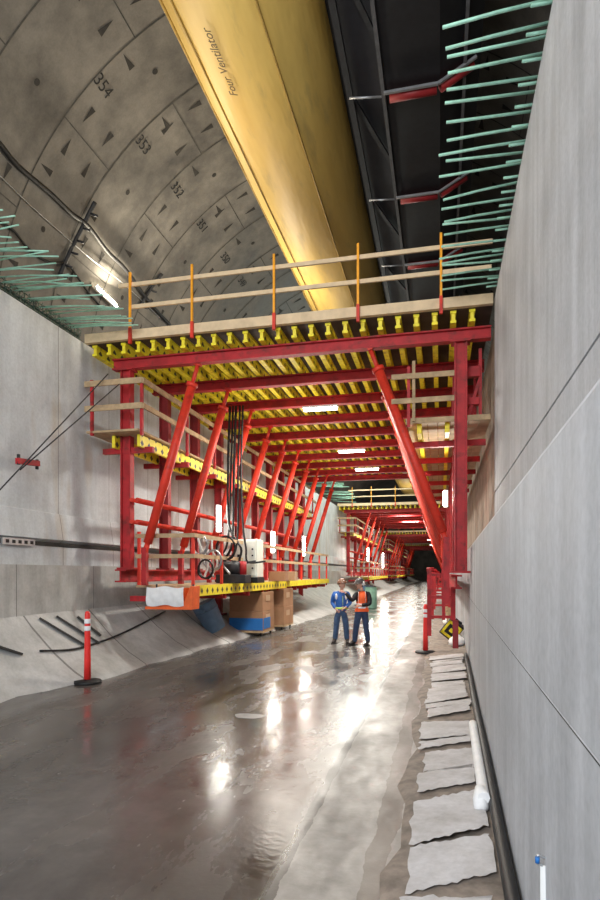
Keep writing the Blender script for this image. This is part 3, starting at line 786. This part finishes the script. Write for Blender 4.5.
MB().cyl(p+Vector((-.033, -.008, .006)), p+Vector((-.033, -.008, -.018)), .009, n=8).build('blue_tip', M['bluelabel'], t)
MB().beam(p+Vector((-.01, -.0, -.03)), p+Vector((-.012, -.02, -.32)), .022, .008).build('strap', M['white'], t)
# yellow and black case by the right column
p = onZ(446, 641, .1)
t = thing('tool_case', p, 'black and yellow tool case tipped against the bench under the right column', 'tool case')
rot = Matrix.Rotation(math.radians(38), 4, 'Y') @ Matrix.Rotation(math.radians(10), 4, 'X')
def rbox(x0, x1, y0, y1, z0, z1):
    return [p+Vector((0, 0, .12))+(rot @ Vector(v)) for v in ((x0,y0,z0),(x1,y0,z0),(x1,y1,z0),(x0,y1,z0),(x0,y0,z1),(x1,y0,z1),(x1,y1,z1),(x0,y1,z1))]
MB().hexa(rbox(-.22, .22, -.12, .14, 0, .5)).build('case_body', M['black'], t, .02)
b = MB()
for v in ((-.2, -.14, .05, .45), (.14, .2, .05, .45)): b.hexa(rbox(v[0], v[1], -.15, -.11, v[2], v[3]))
for v in ((.05, .11), (.39, .45)): b.hexa(rbox(-.2, .2, -.15, -.11, v[0], v[1]))
b.build('yellow_frame', M['yellow'], t)
MB().hexa(rbox(-.05, .05, -.15, -.12, .2, .3)).build('badge', M['yellow'], t)
MB().hexa(rbox(-.1, .1, -.02, .02, .5, .56)).build('handle', M['black'], t)
for i, (px, py, s, lab) in enumerate(((455, 622, .26, 'white sack heaped behind the tool case by the right wall'), (459, 641, .2, 'smaller white sack at the wall foot right of the tool case'), (452, 610, .25, 'white sack farther back beside the timber cribbing'))):
    q = onZ(px, py, .2)
    b = MB(); b.lathe([(s*.5, 0), (s*.95, s*.2), (s, s*.5), (s*.8, s*.95), (s*.4, s*1.25), (s*.15, s*1.45)], 14, (min(q.x, xr(q.y)-s), q.y, .08))
    for v in b.bm.verts: v.co += Vector((random.uniform(-.03, .03), random.uniform(-.03, .03), random.uniform(-.02, .02)))
    tag(b.build('sack', M['tarp']), lab, 'sack')
# pale flat patch on the wet floor
q = onZ(249, 716, .004)
b = MB(); b.poly([q+Vector((math.cos(a)*(.20+.03*math.sin(3*a)), math.sin(a)*(.16+.03*math.cos(2*a)), 0)) for a in [k*math.pi/8 for k in range(16)]])
tag(b.build('plastic_sheet', simple('grey_sheet', (.34, .34, .34), .3)), 'pale flat scrap of plastic sheet on the wet floor', 'plastic sheet')
# containers beyond the workers
for px, py, m, s, lab in ((366, 592, 'blue', .45, 'dark blue drum on the slope behind the workers'), (371, 596, 'rebar', .32, 'green drum just behind the worker in the orange vest')):
    YY = 36 if m == 'blue' else 32.5
    q = onY(px, py, YY)
    e = ledge(YY); q.z = slope_z(q.x, YY) if q.x < e else 0
    t = thing('drum', q, lab, 'drum')
    MB().lathe([(s*.9, 0), (s, .05), (s, .5), (s*1.04, .52), (s*1.04, .56), (s, .58), (s, 1.1), (s*.85, 1.14)], 18, q).build('drum_body', M[m], t)
    MB().lathe([(s*.9, 1.14), (s*.9, 1.17), (.05, 1.175)], 18, q).build('lid', M['darksteel'], t)
# ================================================================== WORKERS
def skinned(J, E, root, sub=2):
    names = list(J); me = bpy.data.meshes.new('tmp')
    me.from_pydata([J[n][0] for n in names], [(names.index(a), names.index(b)) for a, b in E], [])
    o = bpy.data.objects.new('tmp', me); col.objects.link(o)
    md = o.modifiers.new('s', 'SKIN'); md.use_smooth_shade = True; md.branch_smoothing = .4
    for i, n in enumerate(names):
        r = J[n][1]; r = (r, r) if isinstance(r, (int, float)) else r
        me.skin_vertices[0].data[i].radius = r
        me.skin_vertices[0].data[i].use_root = (n == root)
    s2 = o.modifiers.new('u', 'SUBSURF'); s2.levels = sub; s2.render_levels = sub
    dg = bpy.context.evaluated_depsgraph_get(); out = bpy.data.meshes.new_from_object(o.evaluated_get(dg))
    bpy.data.objects.remove(o); bpy.data.meshes.remove(me); return out
def place(bm, name, mats, parent, mtx):
    # figure coordinates -> local space of the person's empty (which carries rotation)
    me = bpy.data.meshes.new(name); bm.to_mesh(me); bm.free()
    for m in mats: me.materials.append(m)
    for p in me.polygons: p.use_smooth = True
    o = bpy.data.objects.new(name, me); col.objects.link(o); o.parent = parent; return o
def bm_from(*meshes):
    bm = bmesh.new()
    for m, mi in meshes:
        n0 = len(bm.faces); bm.from_mesh(m); bm.faces.ensure_lookup_table()
        for f in bm.faces[n0:]: f.material_index = mi
        bpy.data.meshes.remove(m)
    return bm
def ellipsoid(bm, c, r, mi=0, rot=None, seg=16):
    g = bmesh.ops.create_uvsphere(bm, u_segments=seg, v_segments=seg//2+2, radius=1)
    c = Vector(c)
    for v in g['verts']:
        p = Vector((v.co.x*r[0], v.co.y*r[1], v.co.z*r[2])); v.co = c+(rot @ p if rot else p)
        for f in v.link_faces: f.material_index = mi
    return g['verts']
M['skin'] = simple('skin', (.62, .36, .26), .55, 0, .06)
M['hair'] = simple('brown_hair', (.06, .035, .02), .7, 0, .2)
M['eye'] = simple('dark_eye', (.02, .015, .012), .3, 0, .05)
M['lip'] = simple('lip', (.45, .18, .15), .5, 0, .05)
M['denim'] = simple('blue_denim', (.055, .10, .19), .85, 0, .3, 9)
M['denim2'] = simple('dark_denim', (.04, .065, .13), .85, 0, .3, 9)
M['jacket'] = simple('blue_jacket', (.03, .12, .42), .7, 0, .15, 9)
M['blackcloth'] = simple('black_cloth', (.016, .016, .02), .85, 0, .3, 9)
M['vest'] = simple('orange_vest', (.90, .14, .035), .65, 0, .1, 9)
M['lime'] = simple('lime_band', (.55, .75, .12), .6, 0, .08)
M['boot'] = simple('dark_boot', (.025, .02, .018), .6, 0, .2)
M['hatbrown'] = simple('brown_hard_hat', (.16, .075, .045), .35, 0, .1)
M['hatdark'] = simple('dark_hard_hat', (.05, .045, .045), .35, 0, .1)
def hand(wrist, direction, palm_n, curl, side):
    """palm and five separate fingers as skinned chains, rooted in the palm"""
    w = Vector(wrist); d = Vector(direction).normalized(); n = Vector(palm_n); n = (n-d*n.dot(d)).normalized(); s = d.cross(n)*side
    J = {'w': (w, .026), 'p': (w+d*.045, (.036, .018)), 'k': (w+d*.085, (.040, .016))}; E = [('w', 'p'), ('p', 'k')]
    out = [skinned(J, E, 'w', 1)]
    for i, (off, L) in enumerate(((-.030, .062), (-.010, .076), (.010, .080), (.030, .070))):
        b0 = w+d*.075+s*off; pts = [b0]; a = 0; dd = d.copy()
        for k in range(3):
            a += curl*(.8+.1*i); dd = d*math.cos(a)+n*math.sin(a); pts.append(pts[-1]+dd*L*(.45, .32, .25)[k])
        JJ = {str(k): (q, (.0095, .009, .0085, .007)[k]) for k, q in enumerate(pts)}
        out.append(skinned(JJ, [('0', '1'), ('1', '2'), ('2', '3')], '0', 1))
    b0 = w+d*.03+s*.026; t1 = b0+(d*.5+s*.75+n*.2).normalized()*.038; t2 = t1+(d*.85+s*.3+n*.4).normalized()*.032
    out.append(skinned({'0': (b0, .012), '1': (t1, .0105), '2': (t2, .0085)}, [('0', '1'), ('1', '2')], '0', 1))
    return out
def head_parts(bm, c, rot):
    """head with face: look direction is -Y before rot"""
    c = Vector(c); T = lambda v: c+rot @ Vector(v)
    vs = ellipsoid(bm, c, (.076, .096, .118), 0, rot, 20)
    for v in vs:                       # jaw narrows, brow and back shaped
        q = rot.transposed() @ (v.co-c)
        if q.z < 0: q.x *= 1+q.z*1.9; q.y = q.y*(1+q.z*.9)-.012*(-q.z/.118)
        v.co = T(q)
    ellipsoid(bm, T((0, -.094, -.022)), (.014, .020, .026), 0, rot, 10)   # nose
    for s in (-1, 1):
        ellipsoid(bm, T((s*.078, .008, -.012)), (.010, .020, .032), 0, rot, 10)  # ear
        ellipsoid(bm, T((s*.030, -.083, .006)), (.013, .009, .008), 1, rot, 10)  # eye
    ellipsoid(bm, T((0, -.086, -.058)), (.024, .010, .008), 2, rot, 10)   # mouth
    ellipsoid(bm, T((0, -.078, -.098)), (.026, .022, .018), 0, rot, 10)   # chin
def hat_parts(root, c, rot, mat, white=False):
    c = Vector(c); bm = bmesh.new()
    prof = [(.002, .150), (.05, .142), (.092, .115), (.115, .07), (.124, .035), (.128, .028)]
    n = 24; rings = []; prof = [(r*1.1, z*1.06) for r, z in prof]
    for r, z in prof:
        rings.append([bm.verts.new(c+rot @ Vector((r*.90*math.cos(2*math.pi*k/n), r*math.sin(2*math.pi*k/n), z))) for k in range(n)])
    brim = []
    for k in range(n):
        a = 2*math.pi*k/n; ex = .150+.035*max(0, -math.sin(a))
        brim.append(bm.verts.new(c+rot @ Vector((ex*.9*math.cos(a), ex*math.sin(a), .020-.010*max(0, -math.sin(a))))))
    rings.append(brim)
    for A, B in zip(rings, rings[1:]):
        for k in range(n): bm.faces.new([A[k], A[(k+1) % n], B[(k+1) % n], B[k]])
    h = place(bm, 'hard_hat', [mat], root, None)
    md = h.modifiers.new('solid', 'SOLIDIFY'); md.thickness = .005
    b = bmesh.new(); ellipsoid(b, c+rot @ Vector((0, -.122, .075)), (.022, .012, .016), 0, rot, 10)
    place(b, 'lamp', [M['white']], h, None)
    if white:
        for s in (-1, 1):
            b = bmesh.new(); ellipsoid(b, c+rot @ Vector((s*.105, .045, .012)), (.030, .050, .060), 0, rot, 14)
            place(b, 'ear_muff', [M['white']], h, None)
    b = bmesh.new()
    ellipsoid(b, c+rot @ Vector((0, .028, -.005)), (.084, .082, .085), 0, rot, 16)
    place(b, 'hair', [M['hair']], root, None)
def worker(px, py, rotz, label, P):
    loc = onZ(px, py, 0)
    root = thing('person', loc, label, 'person')
    root.rotation_euler = (0, 0, rotz)
    J = P['J']
    def sub(keys, scale, add=0):
        return {k: (Vector(J[k][0]), tuple(x*scale+add for x in ((J[k][1],)*2 if isinstance(J[k][1], (int, float)) else J[k][1]))) for k in keys}
    E = [('pel', 'wst'), ('wst', 'chs'), ('chs', 'nkb'), ('nkb', 'nck'), ('nck', 'hd')]
    for s in 'lr': E += [('pel', 'hip'+s), ('hip'+s, 'kn'+s), ('kn'+s, 'an'+s), ('an'+s, 'to'+s), ('chs', 'sh'+s), ('sh'+s, 'el'+s), ('el'+s, 'wr'+s)]
    bare = ('nck', 'hd', 'wrl', 'wrr')
    body = skinned({k: (Vector(v[0]), v[1] if k in bare else tuple(q*.74 for q in ((v[1],)*2 if isinstance(v[1], (int, float)) else v[1]))) for k, v in J.items()}, E, 'pel')
    ms = [(body, 0)]
    for s, side in (('l', 1), ('r', -1)):
        d, n, curl = P['hand'+s]
        ms += [(m, 0) for m in hand(J['wr'+s][0], d, n, curl, side)]
    bm = bm_from(*ms)
    head_parts(bm, P['head'], P['hrot'])
    place(bm, 'body', [M['skin'], M['eye'], M['lip']], root, None)
    # trousers
    E2 = [('pel', 'wst2')] + [e for s in 'lr' for e in (('pel', 'hip'+s), ('hip'+s, 'kn'+s), ('kn'+s, 'an'+s))]
    JJ = sub(['pel', 'hipl', 'hipr', 'knl', 'knr', 'anl', 'anr'], 1.08, .018)
    for s in 'lr': JJ['an'+s] = (Vector(J['an'+s][0])+Vector((0, 0, -.02)), .072)
    JJ['wst2'] = (Vector(J['pel'][0]).lerp(Vector(J['wst'][0]), .6), (.165, .125))
    place(bm_from((skinned(JJ, E2, 'pel'), 0)), 'trousers', [P['legs']], root, None)
    # upper garment with sleeves
    E3 = [('hem', 'wst'), ('wst', 'chs'), ('chs', 'nkb')] + [e for s in 'lr' for e in (('chs', 'sh'+s), ('sh'+s, 'el'+s), ('el'+s, 'cu'+s))]
    JJ = sub(['wst', 'chs', 'nkb', 'shl', 'shr', 'ell', 'elr'], 1.06, .016)
    JJ['hem'] = (Vector(J['pel'][0])+Vector((0, 0, -.05)), (.185, .145))
    for s in 'lr': JJ['cu'+s] = (Vector(J['el'+s][0]).lerp(Vector(J['wr'+s][0]), .92), .045)
    place(bm_from((skinned(JJ, E3, 'wst'), 0)), P['topname'], [P['top']], root, None)
    for s in 'lr':
        a = Vector(J['an'+s][0]); t = Vector(J['to'+s][0])
        d = (t-a); d.z = 0; d.normalize()
        bt = skinned({'u': (a+Vector((0, 0, .10)), .058), 'a': (a+Vector((0, 0, -.01)), .060), 'h': (a-d*.04+Vector((0, 0, -.045)), .045), 'm': (a+d*.09+Vector((0, 0, -.045)), (.052, .042)), 't': (a+d*.18+Vector((0, 0, -.05)), (.045, .034))},
                     [('u', 'a'), ('a', 'h'), ('a', 'm'), ('m', 't')], 'a')
        bo = place(bm_from((bt, 0)), 'boot', [M['boot']], root, None)
        b = bmesh.new(); bmesh.ops.create_cube(b, size=1, matrix=Matrix.Translation(Vector((a.x, a.y, .012))+d*.06) @ Matrix.Rotation(math.atan2(d.y, d.x), 4, 'Z') @ Matrix.Diagonal((.27, .09, .024, 1)))
        place(b, 'sole', [M['black']], bo, None)
    hat_parts(root, Vector(P['head'])+P['hrot'] @ Vector((0, .01, .012)), P['hrot'], P['hat'], P.get('muff'))
    return root
def band(root, pts, w, th, mat, name, parent=None):
    """cloth band following an ellipse of points"""
    bm = bmesh.new(); A = []; B = []
    for p in pts:
        p = Vector(p); A.append(bm.verts.new(p+Vector((0, 0, -w/2)))); B.append(bm.verts.new(p+Vector((0, 0, w/2))))
    for i in range(len(A)-1): bm.faces.new([A[i], A[i+1], B[i+1], B[i]])
    o = place(bm, name, [mat], parent or root, None); md = o.modifiers.new('s', 'SOLIDIFY'); md.thickness = th; md.offset = 0; return o
def ell(cx, cy, z, rx, ry, a0=0, a1=360, n=28, tilt=0):
    return [(cx+rx*math.cos(math.radians(a0+(a1-a0)*k/n)), cy+ry*math.sin(math.radians(a0+(a1-a0)*k/n)), z+tilt*math.cos(math.radians(a0+(a1-a0)*k/n))) for k in range(n+1)]
# worker in the blue jacket: stands facing the camera, head raised, hands at the belt
rA = Matrix.Rotation(math.radians(28), 3, 'Z') @ Matrix.Rotation(math.radians(-12), 3, 'X')
PA = dict(J={'pel': ((0, 0, .90), (.135, .10)), 'wst': ((.0, 0, 1.04), (.135, .098)), 'chs': ((.0, 0, 1.25), (.150, .105)), 'nkb': ((.01, .0, 1.41), (.075, .07)), 'nck': ((.02, -.01, 1.48), .052), 'hd': ((.03, -.015, 1.54), .06),
    'hipl': ((-.095, 0, .84), .088), 'knl': ((-.125, -.02, .47), .060), 'anl': ((-.165, .02, .09), .042), 'tol': ((-.215, -.13, .035), .035),
    'hipr': ((.095, 0, .84), .088), 'knr': ((.135, -.03, .47), .060), 'anr': ((.165, .0, .09), .042), 'tor': ((.175, -.16, .035), .035),
    'shl': ((-.185, .0, 1.36), .062), 'ell': ((-.235, .07, 1.09), .046), 'wrl': ((-.135, -.10, .93), .028),
    'shr': ((.190, .0, 1.36), .062), 'elr': ((.25, .06, 1.10), .046), 'wrr': ((.12, -.13, .97), .028)},
    head=(.035, -.02, 1.585), hrot=rA, handl=((.6, -.25, -.5), (.2, .9, 0), .45), handr=((-.75, -.2, -.35), (.1, .9, 0), .45),
    legs=M['denim'], top=M['jacket'], topname='jacket', hat=M['hatbrown'])
wa = worker(341, 643.5, math.radians(9), 'person in blue jacket, jeans and brown hard hat standing with hands at the belt', PA)
jk = [o for o in wa.children if o.name.startswith('jacket')][0]
for x, w, h_, zc, m in ((-.125, .05, .17, 1.27, 'white'), (.135, .05, .17, 1.27, 'white')):
    bm = bmesh.new(); ellipsoid(bm, (x, -.115, zc), (w*.6, .018, h_*.5), 0, None, 12); place(bm, 'reflective_panel', [M[m]], jk, None)
band(wa, [(.05+.05*t-.10*(t*.5), -.150-.01*math.sin(t*3), 1.06+.20*t) for t in [k/6 for k in range(7)]], .05, .01, M['lime'], 'lime_stripe', jk)
band(wa, ell(.0, 0, .955, .180, .140), .05, .008, M['lime'], 'belt', jk)
# worker in the orange vest: three-quarter to the left, near arm raised and pointing towards the other
rB = Matrix.Rotation(math.radians(-62), 3, 'Z') @ Matrix.Rotation(math.radians(4), 3, 'X')
PB = dict(J={'pel': ((.02, 0, .92), (.125, .10)), 'wst': ((.02, 0, 1.06), (.130, .10)), 'chs': ((.03, 0, 1.27), (.145, .105)), 'nkb': ((.02, 0, 1.43), (.072, .068)), 'nck': ((.0, 0, 1.49), .052), 'hd': ((-.02, 0, 1.55), .06),
    'hipl': ((-.06, -.03, .86), .088), 'knl': ((-.13, -.05, .48), .060), 'anl': ((-.17, .06, .09), .042), 'tol': ((-.27, -.02, .035), .035),
    'hipr': ((.10, .03, .86), .088), 'knr': ((.13, -.06, .48), .060), 'anr': ((.19, -.06, .09), .042), 'tor': ((.10, -.19, .035), .035),
    'shl': ((-.13, -.06, 1.37), .060), 'ell': ((-.22, -.20, 1.17), .045), 'wrl': ((-.42, -.16, 1.40), .028),
    'shr': ((.20, .03, 1.37), .062), 'elr': ((.23, -.06, 1.09), .046), 'wrr': ((-.02, -.20, 1.06), .028)},
    head=(-.035, -.005, 1.60), hrot=rB, handl=((-.85, .1, .35), (.2, .2, -1), .35), handr=((-1, -.1, 0), (.1, .4, -1), .5),
    legs=M['denim2'], top=M['blackcloth'], topname='shirt', hat=M['hatdark'], muff=True)
wb = worker(361, 645.5, math.radians(8), 'person in orange reflective vest over black sleeves pointing an arm towards the other', PB)
# vest: sleeveless torso shell
vJ = {'a': (Vector((.02, 0, .93)), (.185, .150)), 'b': (Vector((.02, 0, 1.06)), (.182, .148)), 'c': (Vector((.03, 0, 1.24)), (.192, .155)), 'd': (Vector((.025, 0, 1.38)), (.165, .125)), 'e': (Vector((.02, 0, 1.44)), (.09, .085))}
vb = bm_from((skinned(vJ, [('a', 'b'), ('b', 'c'), ('c', 'd'), ('d', 'e')], 'b'), 0))
vest = place(vb, 'vest', [M['vest']], wb, None)
def vr(z):   # half-widths of the vest measured from its own mesh
    xs = [v.co for v in vest.data.vertices if abs(v.co.z-z) < .05]
    return max(abs(p.x-.02) for p in xs)+.006, max(abs(p.y) for p in xs)+.006
for z in (1.00, 1.09):
    rx, ry = vr(z); band(wb, ell(.02, 0, z, rx, ry), .045 if z < 1.05 else .03, .008, M['reflect' if z > 1.05 or True else 'vest'], 'reflective_band', vest)
for x in (-.07, .11):
    band(wb, [(x, -.135-.03*math.sin(math.pi*t), 1.14+.26*t) for t in [k/6 for k in range(7)]], .06, .008, M['reflect'], 'reflective_strap', vest)
# ================================================================== LIGHT
w = bpy.data.worlds.new('world'); sc.world = w; w.use_nodes = True
bg = w.node_tree.nodes['Background']; bg.inputs[0].default_value = (.80, .86, 1.0, 1); bg.inputs[1].default_value = .7
def area(loc, target, size, power, color=(1, .96, .9), sy=None, spread=None):
    la = bpy.data.lights.new('flood_lamp', 'AREA'); la.energy = power; la.size = size; la.color = color  # area fills added for brightness, no fixture modelled
    if sy: la.shape = 'RECTANGLE'; la.size_y = sy
    lo = bpy.data.objects.new('flood_lamp', la); col.objects.link(lo); lo.location = loc
    lo.rotation_euler = (Vector(target)-Vector(loc)).to_track_quat('-Z', 'Y').to_euler(); return lo
def point(loc, power, r=.3, color=(1, .93, .82)):
    la = bpy.data.lights.new('work_lamp', 'POINT'); la.energy = power; la.shadow_soft_size = r; la.color = color  # bare point lights added as fill along the tunnel
    lo = bpy.data.objects.new('work_lamp', la); col.objects.link(lo); lo.location = loc; return lo
area((-3.2, -5.5, 6.5), (-5.6, 12, 3.5), 5.0, 1150, (.90, .95, 1.0), 4)     # unseen area fill added behind the camera
area((-.6, 3.0, 8.2), (-2.6, 6.5, 12.5), 1.4, 120, (1, .97, .93))  # added uplight brightening the right side of the duct
area((-2.9, 3.0, 7.9), (-2.9, 7, 12.9), 1.6, 150, (1, .97, .93))  # added uplight brightening the duct belly
area((-3.8, 1.0, 9.0), (-3.8, 4.0, 0), 3.0, 130, (1, .97, .93))
point((-6.2, 11.8, 9.4), 300, .5, (1, .86, .66))
point((-6.2, 20, 9.6), 600, .6, (1, .9, .75))
for yy in (35, 41): point((-5.2, yy, 9.6), 800, .5, (.9, 1, .92))  # added fill brightening the lining ahead of the middle carriage
for yy in (66.3,): point((-3.5, yy, 8.0), 500, .5)
for yy in (15.5, 20.5, 26): point((-4.2, yy, 4.6), 120, .7)
for yy in (33, 39): point((-4.6, yy, 5.5), 75, 1.0)
for yy in (47, 54, 77, 84, 106): point((-5.0, yy, 4.6), 70, 1.2)
for yy in (66, 95): point((-5.0, yy, 6), 90, 1.5)
point((-3.0, 135, 5), 220, 1.5)  # added fill brightening the far end
point((-5, 112, 4.6), 90, .8)
sc.view_settings.view_transform = 'Standard'; sc.view_settings.look = 'None'; sc.view_settings.exposure = 0.12
